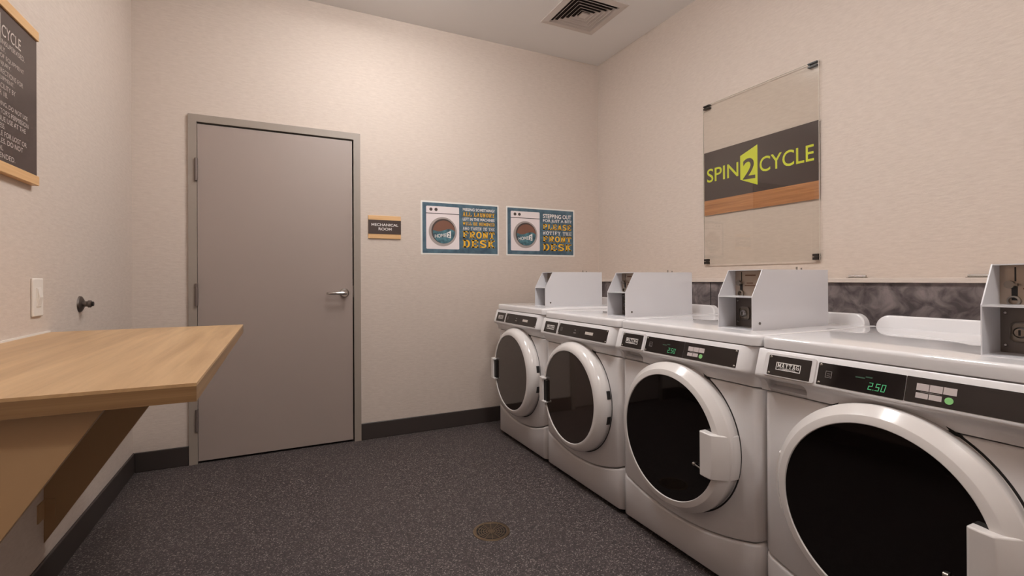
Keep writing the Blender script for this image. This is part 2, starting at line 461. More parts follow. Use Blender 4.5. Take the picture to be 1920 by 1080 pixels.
sg = thing('room_sign', 'small dark brown and oak room plaque on wall right of door', 'sign', (1.366, 0, 1.440))
bx('wood_plate', M_STRIP, sg, 0, 0.234, -0.010, 0, 0, 0.167, bevel=0.002)
bx('dark_band', M_SIGNBROWN, sg, 0.0, 0.234, -0.0125, -0.009, 0.034, 0.135)
l = MB(); put_text(l, 'MECHANICAL', 0.022, 0.214, 0.091, 0.110, on_plane(-0.0130), 0.012); put_text(l, 'ROOM', 0.072, 0.166, 0.060, 0.080, on_plane(-0.0130), 0.012)
l.build('lettering', M_WHITEPRINT, sg)

def poster(x0, w, z0, h, label, lines, tx0, tx1):
    t = thing('notice_poster', label, 'poster', (x0, 0, z0), 0, 'blue laundry notices on the back wall')
    MB().prism_xz(rrect(0, w, 0, h, 0.006), -0.0016, 0.0).build('card', M_CARD, t)
    X = lambda u: u * w
    Z = lambda v: (1 - v) * h
    MB().prism_xz(rrect(0.012, w - 0.012, 0.012, h - 0.012, 0.004), -0.0022, -0.0010).build('printed_panel', M_BLUE, t)
    pic = MB()
    MB_ = pic.prism_xz(rrect(X(0.064), X(0.473), Z(0.895), Z(0.094), 0.008), -0.0027, -0.0020)
    pic = pic.build('washer_picture', M_PINKISH, t)
    p = MB(); p.box(X(0.064), X(0.473), -0.0031, -0.0026, Z(0.235), Z(0.222))
    for u in (0.122, 0.184):
        p.cyl((X(u), -0.0026, Z(0.155)), (0, -1, 0), 0.0125, 0.0006, 20)
    p.build('picture_knobs', M_DARKPRINT, pic)
    c = (X(0.268), Z(0.567))
    MB().cyl((c[0], -0.0026, c[1]), (0, -1, 0), 0.1120, 0.0005, 48).build('picture_ring', M_GREYRING, pic)
    MB().cyl((c[0] + 0.004, -0.0029, c[1] + 0.004), (0, -1, 0), 0.0950, 0.0005, 48).build('picture_rim', M_DARKPRINT, pic)
    c2 = (c[0] + 0.008, c[1] - 0.002)
    MB().cyl((c2[0], -0.0032, c2[1]), (0, -1, 0), 0.0885, 0.0005, 48).build('picture_window', M_BROWNPRINT, pic)
    pts = []
    for i in range(25):
        a = math.radians(172 + (364 - 172) * i / 24)
        pts.append((c2[0] + 0.0885 * math.cos(a), c2[1] + 0.0885 * math.sin(a)))
    for i in range(1, 12):
        s = i / 12
        pts.append((pts[24][0] + (pts[0][0] - pts[24][0]) * s, pts[24][1] + (pts[0][1] - pts[24][1]) * s + 0.012 * math.sin(s * PI * 2) + 0.004))
    MB().prism_xz(pts, -0.0039, -0.0034).build('picture_water', M_TEAL, pic)
    g = MB(); tilt = math.radians(6)
    def pl(x, z): return (x, -0.0042, z + (x - c2[0]) * math.tan(tilt))
    put_text(g, 'HOME', c2[0] - 0.072, c2[0] + 0.018, c2[1] - 0.040, c2[1] - 0.012, pl, 0.012)
    # the white door-shaped tile with the cut-out figure
    g.face([pl(c2[0] + 0.022, c2[1] - 0.042), pl(c2[0] + 0.056, c2[1] - 0.054), pl(c2[0] + 0.056, c2[1] + 0.006), pl(c2[0] + 0.022, c2[1] - 0.008)])
    g.build('picture_logo', M_WHITEPRINT, pic)
    g = MB(); put_text(g, '2', c2[0] + 0.029, c2[0] + 0.049, c2[1] - 0.042, c2[1] - 0.010, lambda x, z: (x, -0.0045, z + (x - c2[0]) * math.tan(tilt)), 0.02)
    g.build('picture_logo_figure', M_TEAL, pic)
    for s, v0, v1, colr, kind in lines:
        mb = MB()
        if kind == 'slab': put_slab(mb, s, X(tx0), X(tx1), Z(v1), Z(v0), on_plane(-0.0027))
        else: put_text(mb, s, X(tx0), X(tx1), Z(v1), Z(v0), on_plane(-0.0027), 0.022)
        mb.build('yellow_lettering' if colr == 'y' else 'white_lettering', M_YELLOW if colr == 'y' else M_WHITEPRINT, t)
    return t
poster(1.752, 0.643, 1.332, 0.408, 'blue laundry notice left of the other, about laundry being removed', [
    ('MISSING SOMETHING?', 0.095, 0.150, 'w', 'b'), ('ALL LAUNDRY', 0.172, 0.258, 'y', 'slab'), ('LEFT IN THE MACHINES', 0.280, 0.336, 'w', 'b'),
    ('WILL BE REMOVED', 0.358, 0.428, 'y', 'slab'), ('AND TAKEN TO THE', 0.453, 0.520, 'w', 'slab'), ('FRONT', 0.538, 0.676, 'y', 'slab'),
    ('DESK', 0.702, 0.856, 'y', 'slab')], 0.520, 0.942)
poster(2.461, 0.660, 1.335, 0.406, 'blue laundry notice right of the other, about stepping out', [
    ('STEPPING OUT', 0.118, 0.206, 'w', 'b'), ('FOR JUST A BIT?', 0.226, 0.304, 'w', 'b'), ('PLEASE', 0.325, 0.450, 'y', 'slab'),
    ('NOTIFY THE', 0.474, 0.556, 'w', 'slab'), ('FRONT', 0.578, 0.704, 'y', 'slab'), ('DESK', 0.738, 0.885, 'y', 'slab')], 0.522, 0.950)

# ------------------------------------------------------------------ clear sign on the right wall
ZR = -PI / 2
ay0, ay1, az0, az1 = -1.212, -1.982, 1.232, 2.293
aw, ah = ay0 - ay1, az1 - az0
ac = thing('acrylic_sign', 'large clear acrylic panel with dark band and lime lettering above machines', 'sign', (W, ay0, az0), ZR)
pn = MB().box(0, aw, -0.016, -0.011, 0, ah).build('clear_panel', M_ACRYLIC, ac)
e = MB(); q = 0.0012
e.box(-q, 0, -0.0163, -0.0107, 0, ah); e.box(aw, aw + q, -0.0163, -0.0107, 0, ah); e.box(-q, aw + q, -0.0163, -0.0107, -q, 0); e.box(-q, aw + q, -0.0163, -0.0107, ah, ah + q)
e.build('polished_edge', M_ACREDGE, ac)
zb = lambda z: z - az0
sx = lambda y: ay0 - y
bx('dark_band', M_BAND, ac, 0.001, aw - 0.001, -0.0100, -0.0075, zb(1.657), zb(1.978))
bx('wood_band', M_ZEBRA, ac, 0.001, aw - 0.001, -0.0100, -0.0075, zb(1.560), zb(1.657))
# the printed emblem
l = MB(); pl = on_plane(-0.0104)
put_text(l, 'SPIN', sx(-1.236), sx(-1.480), zb(1.776), zb(1.866), pl, 0.006)
put_text(l, 'CYCLE', sx(-1.628), sx(-1.953), zb(1.768), zb(1.858), pl, 0.006)
l.face([pl(sx(-1.494), zb(1.750)), pl(sx(-1.614), zb(1.699)), pl(sx(-1.614), zb(1.940)), pl(sx(-1.494), zb(1.897))])
l.build('lime_lettering', M_LIME, ac)
l = MB(); put_text(l, '2', sx(-1.513), sx(-1.599), zb(1.744), zb(1.872), lambda x, z: (x, -0.01065, z + (x - sx(-1.556)) * -0.10 * (1 if z < zb(1.80) else -1.0) * 0.6), 0.012)
l.build('figure_two', M_BAND, ac)
for x in (0.004, aw - 0.054):
    cl = MB()
    for dz in (-0.001, -0.019):
        cl.box(x, x + 0.050, -0.022, 0.0, ah + dz - 0.007, ah + dz)
    cl.box(x, x + 0.008, -0.012, 0.0, ah - 0.026, ah - 0.001)
    cl.build('wall_clip', M_BLACKCLIP, ac)
for x in (0.004, aw - 0.034):
    cl = MB(); cl.box(x, x + 0.030, -0.022, 0.0, 0.004, 0.018); cl.box(x, x + 0.030, -0.022, 0.0, 0.022, 0.036); cl.box(x + 0.004, x + 0.026, -0.012, 0.0, 0.010, 0.030)
    cl.build('wall_clip', M_BLACKCLIP, ac)

# ------------------------------------------------------------------ rules board on the left wall
ZL = PI / 2
by0, by1, bz0, bz1 = -1.785, -1.303, 1.480, 2.026
bd = thing('rules_board', 'dark brown rules board with oak strips on left wall', 'sign', (0, by0, bz0), ZL)
bw, bh = by1 - by0, bz1 - bz0
bx('board', M_SIGNBROWN, bd, 0, bw - 0.004, -0.016, 0, 0.030, bh - 0.030)
bx('oak_strip', M_STRIP, bd, 0, bw, -0.022, 0, bh - 0.034, bh, bevel=0.002)
bx('oak_strip', M_STRIP, bd, 0, bw, -0.022, 0, 0, 0.034, bevel=0.002)
l = MB(); pl = on_plane(-0.0166)
BX = lambda y: y - by0
BZ = lambda z: z - bz0
put_text(l, 'SPIN', BX(-1.690), BX(-1.605), BZ(1.908), BZ(1.945), pl, 0.0)
put_text(l, 'CYCLE', BX(-1.548), BX(-1.424), BZ(1.906), BZ(1.943), pl, 0.0)
l.face([pl(BX(-1.598), BZ(1.899)), pl(BX(-1.556), BZ(1.880)), pl(BX(-1.556), BZ(1.972)), pl(BX(-1.598), BZ(1.954))])
rules = [('THIS FACILITY IS UNSUPERVISED.', -1.398), ('FOR GUEST USE ONLY.', -1.525), ('MISUSE OR ABUSE OF EQUIPMENT', -1.404), ('MAY RESULT IN INJURY.', -1.490),
         ('PLEASE FOLLOW DIRECTIONS FOR', -1.410), ('PROPER USE OF EQUIPMENT.', -1.470), ('NO USE OF THE FACILITY BY', -1.462), ('ANYONE UNDER 18.', -1.513), None,
         ('WHEN OVERLOADING, DO NOT USE', -1.378), ("WITHOUT OPERATOR'S PERMISSION", -1.372), ('AND DISCONTINUE USE AT THE', -1.392), ('FIRST SIGN OF STRESS.', -1.530),
         ('NOT RESPONSIBLE FOR LOST OR', -1.385), ('STOLEN ARTICLES. DO NOT', -1.412), ('LEAVE PERSONAL', -1.541), ('ITEMS UNATTENDED.', -1.465)]
z = 1.880
for r in rules:
    if r is None: z -= 0.0105; continue
    put_text(l, r[0], BX(-1.742), BX(r[1]), BZ(z), BZ(z + 0.0155), pl, -0.004)
    z -= 0.0229
l.build('lettering', M_GREYPRINT, bd)
l = MB(); put_text(l, '2', BX(-1.592), BX(-1.562), BZ(1.902), BZ(1.950), on_plane(-0.0170), 0.01); l.build('figure_two', M_SIGNBROWN, bd)

# ------------------------------------------------------------------ light switch and wall bumper
sw = thing('light_switch', 'ivory rocker light switch on left wall above table', 'light switch', (0, -1.313, 1.017), ZL)
bx('cover_plate', M_SWITCH, sw, 0, 0.082, -0.008, 0, 0, 0.136, bevel=0.003)
bx('rocker_frame', M_SWITCH, sw, 0.024, 0.058, -0.0105, -0.006, 0.034, 0.102, bevel=0.001)
k = MB(); k.prism_yz([(-0.0100, 0.037), (-0.0165, 0.068), (-0.0115, 0.099), (-0.008, 0.099), (-0.008, 0.037)], 0.027, 0.055); k.build('rocker', M_SWITCH, sw)
wb = thing('door_stop', 'small round steel door stop on left wall', 'door stop', (0, -0.845, 1.042), ZL)
k = MB(); k.lathe([(0, -0.014), (0.020, -0.014), (0.034, -0.006), (0.036, 0.0)], (0, 0, 0), (0, 1, 0), (1, 0, 0), (0, 0, 1), 28); k.build('flange', M_DARKSTEEL, wb, smooth=40)
k = MB(); k.lathe([(0.0, -0.042), (0.012, -0.042), (0.016, -0.039), (0.016, -0.030), (0.012, -0.027), (0.012, -0.010)], (0, 0, 0), (0, 1, 0), (1, 0, 0), (0, 0, 1), 24); k.build('stem', M_DARKSTEEL, wb, smooth=40)
k = MB(); k.cyl((0, -0.042, 0), (0, -1, 0), 0.010, 0.006, 20); k.build('rubber_tip', M_BLACKPL, wb, smooth=40)

# ------------------------------------------------------------------ folding table on triangular brackets
TX, TY0, TY1, TZ, TT = 0.646, -2.503, -1.165, 0.950, 0.035
tb = thing('wall_counter', 'oak folding counter fixed along left wall on triangular brackets', 'counter', (0, TY0, 0))
L_ = TY1 - TY0
bx('countertop', M_TABLETOP, tb, 0.0, TX, 0, L_, TZ - 0.006, TZ)
k = MB(); k.box(0.0, TX, 0, L_, TZ - TT, TZ - 0.006); k.build('edge_band', M_TABLEEDGE, tb)
bx('wall_bead', M_CAULK, tb, 0.0, 0.006, 0.0, L_, TZ, TZ + 0.006)
for y in (0.052, L_ - 0.048):
    br = MB(); br.prism([(0, 0.172), (0, TZ - TT), (0.502, TZ - TT)], lambda p, y=y: (p[0], y, p[1]), lambda p, y=y: (p[0], y + 0.022, p[1]))
    bk = br.build('bracket', M_BRACKET, tb, bevel=0.001)
    c = MB(); c.box(0.0, 0.004, y - 0.055, y, 0.268, 0.335); c.box(0.0, 0.034, y - 0.004, y, 0.268, 0.335)
    c.build('wall_cleat', M_BRACKET, bk)

# ------------------------------------------------------------------ ceiling vent
vt = thing('ceiling_vent', 'white square louvred air vent in ceiling above machines', 'vent', (2.775, -0.668, H))
f = MB()
def sq(r, z): return [(-r, -r, z), (r, -r, z), (r, r, z), (-r, r, z)]
f.strips([sq(0.228, 0.0), sq(0.228, -0.004), sq(0.182, -0.010), sq(0.180, -0.004), sq(0.172, -0.001)], closed=True)
f.build('vent_frame', M_VENT, vt)
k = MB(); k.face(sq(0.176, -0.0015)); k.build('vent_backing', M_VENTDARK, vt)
for r in (0.170, 0.141, 0.112, 0.083, 0.054):
    k = MB(); k.strips([sq(r - 0.0175, -0.002), sq(r - 0.001, -0.0185), sq(r + 0.0025, -0.0185), sq(r - 0.0145, -0.002)], closed=True); k.build('louvre', M_VENT, vt)
k = MB(); k.box(-0.029, 0.029, -0.029, 0.029, -0.0185, -0.008); k.build('centre_plate', M_VENT, vt)

# ------------------------------------------------------------------ floor drain
dr = thing('floor_drain', 'round worn metal floor drain in dark speckled floor', 'drain', (1.650, -1.560, 0))
k = MB(); k.lathe([(0.084, 0.0), (0.083, 0.0020), (0.074, 0.0028), (0.069, 0.0022), (0.068, 0.0005)], (0, 0, 0), (0, 0, 1), (1, 0, 0), (0, 1, 0), 48)
k.build('drain_rim', M_BRONZE, dr, smooth=40)
k = MB(); k.cyl((0, 0, 0.0003), (0, 0, 1), 0.068, 0.0006, 48); k.build('drain_well', M_BLACKPL, dr)
k = MB()
for r in (0.058, 0.047, 0.036, 0.025, 0.014):
    k.lathe([(r + 0.0020, 0.0007), (r + 0.0020, 0.0013), (r - 0.0020, 0.0013), (r - 0.0020, 0.0007)], (0, 0, 0), (0, 0, 1), (1, 0, 0), (0, 1, 0), 48, loop=True)
for i in range(12):
    a = 2 * PI * i / 12 + 0.2; ex = Vector((math.cos(a), math.sin(a), 0)); ey = Vector((-math.sin(a), math.cos(a), 0))
    k.obox(Vector((0, 0, 0)), ex, ey, Vector((0, 0, 1)), 0.004, 0.070, -0.0016, 0.0016, 0.0007, 0.0014)
k.cyl((0, 0, 0.0006), (0, 0, 1), 0.007, 0.0012, 20)
k.build('drain_grate', M_BRONZE, dr, merge=False)

# ------------------------------------------------------------------ low clad wall with ledge behind the machines
PX = 3.06
pw = bx('wall_behind_machines', M_SLATE, None, PX, W, FRONT_Y, 0.0, 0.0, 1.118); struct(pw)
k = MB()
for y in (-0.345, -1.537, -2.76, -3.95):
    k.box(PX - 0.0015, PX + 0.002, y - 0.002, y + 0.002, 0.0, 1.117)
struct(k.build('trim_2', M_GAP))
struct(bx('trim_1', M_WALL_Y, None, PX - 0.012, W, FRONT_Y, 0.0, 1.118, 1.138, bevel=0.002))
for y, lab in ((-2.165, 'small steel hinge on ledge between third and fourth coin boxes'), (-2.632, 'small steel hinge on ledge just left of the nearest coin box')):
    h = thing('ledge_hinge', lab, 'hinge', (W, y, 1.138), ZR, 'steel hinges along the ledge')
    bx('leaf', M_STEEL, h, -0.04, 0.04, -0.035, 0.0, 0.0, 0.003)
    k = MB(); k.cyl((-0.04, -0.012, 0.008), (1, 0, 0), 0.0065, 0.08, 16); k.build('knuckle', M_CHROME, h, smooth=40)

# ------------------------------------------------------------------ laundry machines
def front_path(w, r=0.034, back=0.13, n=8, m=28):
    """plan outline of the front: (x, y, nx, ny) from back left round to back right"""
    P = [(0, back, -1, 0), (0, r, -1, 0)]
    for i in range(1, n):
        a = PI + PI / 2 * i / n; P.append((r + r * math.cos(a), r + r * math.sin(a), math.cos(a), math.sin(a)))
    for i in range(m + 1):
        P.append((r + (w - 2 * r) * i / m, 0, 0, -1))
    for i in range(1, n):
        a = 1.5 * PI + PI / 2 * i / n; P.append((w - r + r * math.cos(a), r + r * math.sin(a), math.cos(a), math.sin(a)))
    P += [(w, r, 1, 0), (w, back, 1, 0)]
    return P

SEG7 = {'2': 'abged', '5': 'afgcd', '0': 'abcdef'}
def machine(i, kind, label):
    w = MACH_W[i]
    t = thing('washing_machine' if kind == 'washer' else 'tumble_dryer', label, 'washing machine' if kind == 'washer' else 'dryer',
              (MX, MACH_Y[i], 0), ZR, 'white laundry machines along the right wall')
    U = lambda u: u * w
    bx('cabinet', M_WHITE, t, 0.006, w - 0.006, 0.036, 0.700, 0.030, 0.905)
    # feet
    for fx, fy in ((0.07, 0.08), (w - 0.07, 0.08), (0.07, 0.63), (w - 0.07, 0.63)):
        k = MB(); k.cyl((fx, fy, 0.0), (0, 0, 1), 0.024, 0.010, 16); k.cyl((fx, fy, 0.010), (0, 0, 1), 0.010, 0.022, 12); k.build('foot', M_DARKSTEEL, t, smooth=40)
    path = front_path(w)
    seam = lambda x: 0.156 + 0.275 * (x / w - 0.48) ** 2
    def shell(name, zb, zt, lips_b, lips_t, m, bulge=0.0):
        rows = []
        for d, ins in lips_b: rows.append([(x - nx * ins, y - ny * ins, zb(x) + d) for x, y, nx, ny in path])
        for d, ins in lips_t: rows.append([(x - nx * ins, y - ny * ins, zt(x) - d) for x, y, nx, ny in path])
        return MB().strips(rows).build(name, m, t, smooth=55)
    shell('kick_panel', lambda x: 0.022, lambda x: seam(x) - 0.0025, [(0, 0.012), (0.001, 0.004), (0.006, 0)],
          [(0.012, 0.0), (0.006, 0.0015), (0.002, 0.005), (0, 0.014)], M_WHITE)
    shell('front_panel', lambda x: seam(x) + 0.0015, lambda x: 0.759, [(0, 0.012), (0.001, 0.005), (0.005, 0.002), (0.010, 0)],
          [(0.006, 0), (0.002, 0.002), (0, 0.010)], M_WHITE)
    # lid with rolled edge
    lid_out = [(x, y - 0.010 if y < 0.05 else y, nx, ny) for x, y, nx, ny in front_path(w, 0.03)]
    lid_out = lid_out[1:-1] + [(w, 0.70, 1, 0), (0, 0.70, -1, 0)]
    rows = []
    for z, ins in ((0.904, 0.012), (0.905, 0.004), (0.908, 0.0), (0.933, 0.0), (0.9375, 0.0008), (0.9415, 0.0032), (0.944, 0.0068), (0.945, 0.0115)):
        rows.append([(x - nx * ins, y - ny * ins, z) for x, y, nx, ny in lid_out])
    lid = MB().strips(rows, closed=True, cap0=True, cap1=True).build('lid', M_LID, t, smooth=50)
    # raised rear guard of the lid
    g0, g1 = U(0.012), U(0.965)
    prof = rrect(g0, g1, 0.90, 0.992, 0.044, 8)
    g = MB(); g.prism(prof, lambda p: (p[0], 0.655 - (p[1] - 0.945) * -0.18, p[1]), lambda p: (p[0], 0.700, p[1]))
    g.build('rear_guard', M_LID, lid, bevel=0.006, seg=3)
    # fascia
    fp = [p for p in front_path(w, 0.034, m=60) if p[1] <= 0.0340001]
    P0 = [(-0.012, 0.904), (0.008, 0.9035), (0.012, 0.900), (0.034, 0.825), (0.0358, 0.819), (0.0352, 0.814), (0.0325, 0.8095), (0.027, 0.807), (0.018, 0.802), (0.008, 0.793), (0.003, 0.784), (0.0, 0.764), (-0.012, 0.7605)]
    PR = [(-0.012, 0.904), (0.008, 0.9035), (0.012, 0.900), (0.034, 0.825), (0.0358, 0.819), (0.0352, 0.814), (0.0325, 0.8095), (0.027, 0.807), (0.004, 0.8055), (-0.030, 0.803), (-0.030, 0.782), (0.0, 0.7735), (-0.012, 0.7605)]
    sections = []
    # left end starts square at x = 0
    stations = [(0.0, 0.0, 0, -1, 1.0, P0)] + [(x, y, nx, ny, None, P0) for x, y, nx, ny in fp if x > 0.012]
    if kind == 'washer':
        for xx in (U(0.033), U(0.205)):
            stations += [(xx - 0.0015, 0, 0, -1, None, P0), (xx + 0.0015, 0, 0, -1, None, P0)]
    stations = [(x, (0.0 if x < 0.05 else y), (0 if x < 0.05 else nx), (-1 if x < 0.05 else ny), f, p) for x, y, nx, ny, f, p in stations]
    stations.sort(key=lambda s: (round(s[0], 5), s[1]))
    for x, y, nx, ny, f_, p in stations:
        u = x / w
        s = min(1, max(0, (u - 0.905) / 0.085)); fac = 1 - s * s * (3 - 2 * s)
        pr = PR if (kind == 'washer' and U(0.033) < x < U(0.205)) else P0
        sections.append([(x + nx * a * (fac if a > 0 else 1), y + ny * a * (fac if a > 0 else 1), z) for a, z in pr])
    fas = MB(); fas.strips(sections); fas.bm.faces.new([fas.bm.verts.new(p) for p in sections[0]])
    panel = fas.build('control_panel', M_PLASTIC, t, smooth=35)
    O = Vector((0, -0.034, 0.825)); ex = Vector((1, 0, 0)); ev = Vector((0, 0.022, 0.075)).normalized(); en = Vector((0, -0.075, 0.022)).normalized()
    def FP(n): return lambda x, v: O + ex * x + ev * v + en * n
    def slab(name, m, pts, n0, n1, par=panel, bevel=0.0):
        return MB().prism(pts, lambda p: FP(n0)(*p), lambda p: FP(n1)(*p)).build(name, m, par, bevel=bevel)
    def obx(mb, x0, x1, v0, v1, n0, n1): mb.obox(O, ex, ev, en, x0, x1, v0, v1, n0, n1)
    # badge
    b0, b1 = U(0.059), U(0.244)
    if kind == 'washer':
        slab('badge_frame', M_PLASTIC, rrect(U(0.040), U(0.262), -0.004, 0.073, 0.008), -0.004, 0.0035, bevel=0.0015)
        nb = 0.0035
    else:
        b0 = U(0.045); nb = 0.0
        k = MB(); obx(k, U(0.256), U(0.260), -0.002, 0.075, -0.002, 0.0006); k.build('panel_seam', M_INK, panel)
    slab('badge_plate', M_BLACK, rrect(b0, b1, 0.000, 0.064, 0.002), nb - 0.002, nb + 0.0008)
    bw_ = b1 - b0; c0, c1 = b0 + 0.20 * bw_, b0 + 0.78 * bw_
    k = MB(); v0, v1 = 0.019, 0.044; n0, n1 = nb, nb + 0.0012
    for a in ((c0, c1, v0, v0 + 0.0022), (c0, c1, v1 - 0.0022, v1), (c0, c0 + 0.0022, v0, v1), (c1 - 0.0022, c1, v0, v1)): obx(k, *a, n0, n1)
    put_slab(k, 'MAYTAG', c0 + 0.005, c1 - 0.005, 0.0275, 0.0415, FP(nb + 0.0013), gap=0.14, t=0.21, sf=0.10)
    put_text(k, 'COMMERCIAL', c0 + 0.010, c1 - 0.014, 0.0218, 0.0262, FP(nb + 0.0013), 0.01)
    k.build('badge_lettering', M_WHITEPRINT, panel)
    # display strip in two halves
    d0, d1, d2, d3 = U(0.270), U(0.566), U(0.5675) + 0.008, U(0.903)
    disp = slab('display', M_DISPLAY, rrect(d0, d1, -0.001, 0.064, 0.002), -0.002, 0.0010)
    keys = slab('key_strip', M_BLACK, rrect(d2 - 0.008, d3, -0.001, 0.064, 0.002), -0.002, 0.0008)
    scr = [(d0 + 0.007, 0.058), (d0 + 0.007, 0.005), (d3 - 0.008, 0.058), (d3 - 0.008, 0.005)]
    if kind == 'washer': scr += [(b0 + 0.007, 0.058), (b0 + 0.007, 0.006), (b1 - 0.007, 0.058), (b1 - 0.007, 0.006)]
    for sxp, sv in scr:
        off = nb if sxp < U(0.22) else 0.0
        k = MB(); k.lathe([(0, 0.0032), (0.002, 0.0032), (0.0042, 0.0018), (0.0044, 0.0006)], O + ex * sxp + ev * sv + en * off, en, ex, ev, 14)
        k.build('screw', M_STEEL, panel, smooth=50)
    # small printed icon
    ix, iv = d0 + 0.032, 0.032
    k = MB(); q = 0.0014
    for a in ((ix - 0.009, ix + 0.009, iv - 0.010, iv - 0.010 + q), (ix - 0.009, ix + 0.009, iv + 0.010 - q, iv + 0.010), (ix - 0.009, ix - 0.009 + q, iv - 0.010, iv + 0.010), (ix + 0.009 - q, ix + 0.009, iv - 0.010, iv + 0.010),
              (ix - 0.005, ix + 0.005, iv + 0.001, iv + 0.0025), (ix - 0.005, ix + 0.005, iv - 0.005, iv - 0.0035)): obx(k, *a, 0.0006, 0.0014)
    k.build('printed_icon', M_INK, panel)
    # seven segment figures
    if kind == 'washer':
        k = MB(); x = U(0.453); dw, dh, th = 0.0098, 0.0200, 0.0018; vb = 0.0095
        def seg(s, x):
            y0, ym, y1 = vb, vb + dh / 2, vb + dh
            R_ = {'a': (x, x + dw, y1 - th, y1), 'd': (x, x + dw, y0, y0 + th), 'g': (x, x + dw, ym - th / 2, ym + th / 2), 'f': (x, x + th, ym, y1), 'e': (x, x + th, y0, ym), 'b': (x + dw - th, x + dw, ym, y1), 'c': (x + dw - th, x + dw, y0, ym)}[s]
            sh = 0.16
            a = [(R_[0] + (R_[2] - vb) * sh, R_[2]), (R_[1] + (R_[2] - vb) * sh, R_[2]), (R_[1] + (R_[3] - vb) * sh, R_[3]), (R_[0] + (R_[3] - vb) * sh, R_[3])]
            k.face([FP(0.0016)(*p) for p in a])
        for ch in '2.50':
            if ch == '.':
                k.face([FP(0.0016)(*p) for p in ((x - 0.0012, vb), (x + 0.0010, vb), (x + 0.0010, vb + 0.0022), (x - 0.0012, vb + 0.0022))]); x += 0.0034; continue
            for s in SEG7[ch]: seg(s, x)
            x += dw + 0.0042
        k.build('price_digits', M_DIGIT, disp)
        k = MB(); obx(k, U(0.408), U(0.440), 0.037, 0.0405, 0.0008, 0.0015); obx(k, U(0.442), U(0.464), 0.041, 0.0445, 0.0008, 0.0015); k.build('status_mark', M_DIGITDIM, disp)
        lx0, lx1 = U(0.597), U(0.706); lw3 = (lx1 - lx0) / 3
        for r, n, va, vb2 in ((0, 3, 0.0315, 0.0490), (1, 2, 0.0120, 0.0255)):
            for c in range(n):
                k = MB(); obx(k, lx0 + c * lw3 + 0.0008, lx0 + (c + 1) * lw3 - 0.0008, va, vb2, 0.0004, 0.0018); lb = k.build('key_label', M_LABEL, keys)
        k = MB(); k.cyl(O + ex * (lx0 + 2.5 * lw3) + ev * 0.0175 + en * 0.0004, en, 0.0085, 0.0022, 24); k.build('start_button', M_GREEN, keys, smooth=40)
        k = MB(); obx(k, lx0 + 0.010, lx0 + 2.0 * lw3 - 0.006, 0.0278, 0.0292, 0.0004, 0.0012); k.build('printed_rule', M_INK, keys)
    else:
        for a in (0, 1):
            k = MB(); obx(k, U(0.640) + a * 0.036, U(0.640) + a * 0.036 + 0.034, 0.024, 0.039, 0.0004, 0.0016); k.build('key_label', M_GREYPRINT, keys)
        k = MB(); obx(k, U(0.490), U(0.520), 0.020, 0.025, 0.0006, 0.0012); obx(k, U(0.495), U(0.515), 0.036, 0.040, 0.0006, 0.0012); k.build('status_mark', M_INK, disp)
    # --- round door
    cx, cz = U(0.497), 0.504
    ring = [(0.240, -0.010), (0.288, 0.004), (0.2915, -0.004), (0.2940, -0.034), (0.2942, -0.040), (0.2930, -0.0440), (0.2690, -0.0705), (0.2680, -0.0714), (0.2668, -0.0718), (0.2490, -0.0755), (0.2470, -0.0758), (0.2452, -0.0742), (0.2435, -0.060)]
    if kind == 'dryer':
        ring = [(0.240, -0.010), (0.287, 0.004), (0.2915, -0.006), (0.2925, -0.022), (0.2915, -0.040), (0.2870, -0.052), (0.2800, -0.062), (0.2700, -0.0705), (0.2620, -0.0745), (0.2510, -0.0765), (0.2475, -0.0765), (0.2455, -0.0745), (0.2440, -0.060)]
    AX = ((cx, 0, cz), (0, 1, 0), (1, 0, 0), (0, 0, 1))
    dm = MB().lathe(ring, *AX, seg=112, loop=True).build('door', M_RING, t, smooth=24)
    gk = MB().lathe([(0.280, 0.003), (0.298, -0.0015), (0.299, 0.004)], *AX, seg=96).build('door_gap_ring', M_BLACKPL, dm, smooth=40)  # dark ring laid in the gap between door and front panel
    g = MB().lathe([(0, -0.0735), (0.12, -0.0733), (0.20, -0.0728), (0.2445, -0.0722), (0.2445, -0.060)], *AX, seg=96).build('door_glass', M_GLASS_W if kind == 'washer' else M_GLASS_D, dm, smooth=40)
    if kind == 'washer':
        # pull handle on the right
        z0, z1 = 0.421, 0.582; rows = []
        nz, nt = 10, 12
        xl = U(0.757) + 0.004
        prof = [(0.0, -0.060), (0.0, -0.096), (0.02, -0.101), (0.30, -0.1005), (0.52, -0.098), (0.58, -0.095), (0.80, -0.068), (0.92, -0.050), (0.975, -0.038), (1.0, -0.022), (1.0, 0.0)]
        for a in range(nz + 1):
            zz = z0 + (z1 - z0) * a / nz
            xr = cx + math.sqrt(max(0, 0.2955 ** 2 - (zz - cz) ** 2))
            tilt = -0.010 * (zz - z0) / (z1 - z0)
            rows.append([(xl + (xr - xl) * s, y, zz + 0.10 * (0.5 - s) * (xr - xl)) for s, y in prof])
        hd = MB(); hd.strips(rows, cap0=True, cap1=True)
        hd.build('door_handle', M_RING, dm, bevel=0.004, seg=3)
        k = MB(); k.cyl((xl - 0.045, -0.078, z0 + 0.022), Vector((1, -0.12, -0.10)), 0.0030, 0.06, 12); k.cyl((xl - 0.050, -0.078, z0 + 0.0225), Vector((1, 0, 0)), 0.0065, 0.010, 14); k.build('latch_pin', M_STEEL, dm, smooth=40)
        # hinge cover at the left
        k = MB(); k.lathe([(0.284, -0.010), (0.302, 0.0), (0.302, -0.034), (0.296, -0.046), (0.284, -0.046)], *AX, seg=14, a0=math.radians(164), a1=math.radians(199), loop=True)
        k.build('hinge_cover', M_RING, dm, smooth=30)
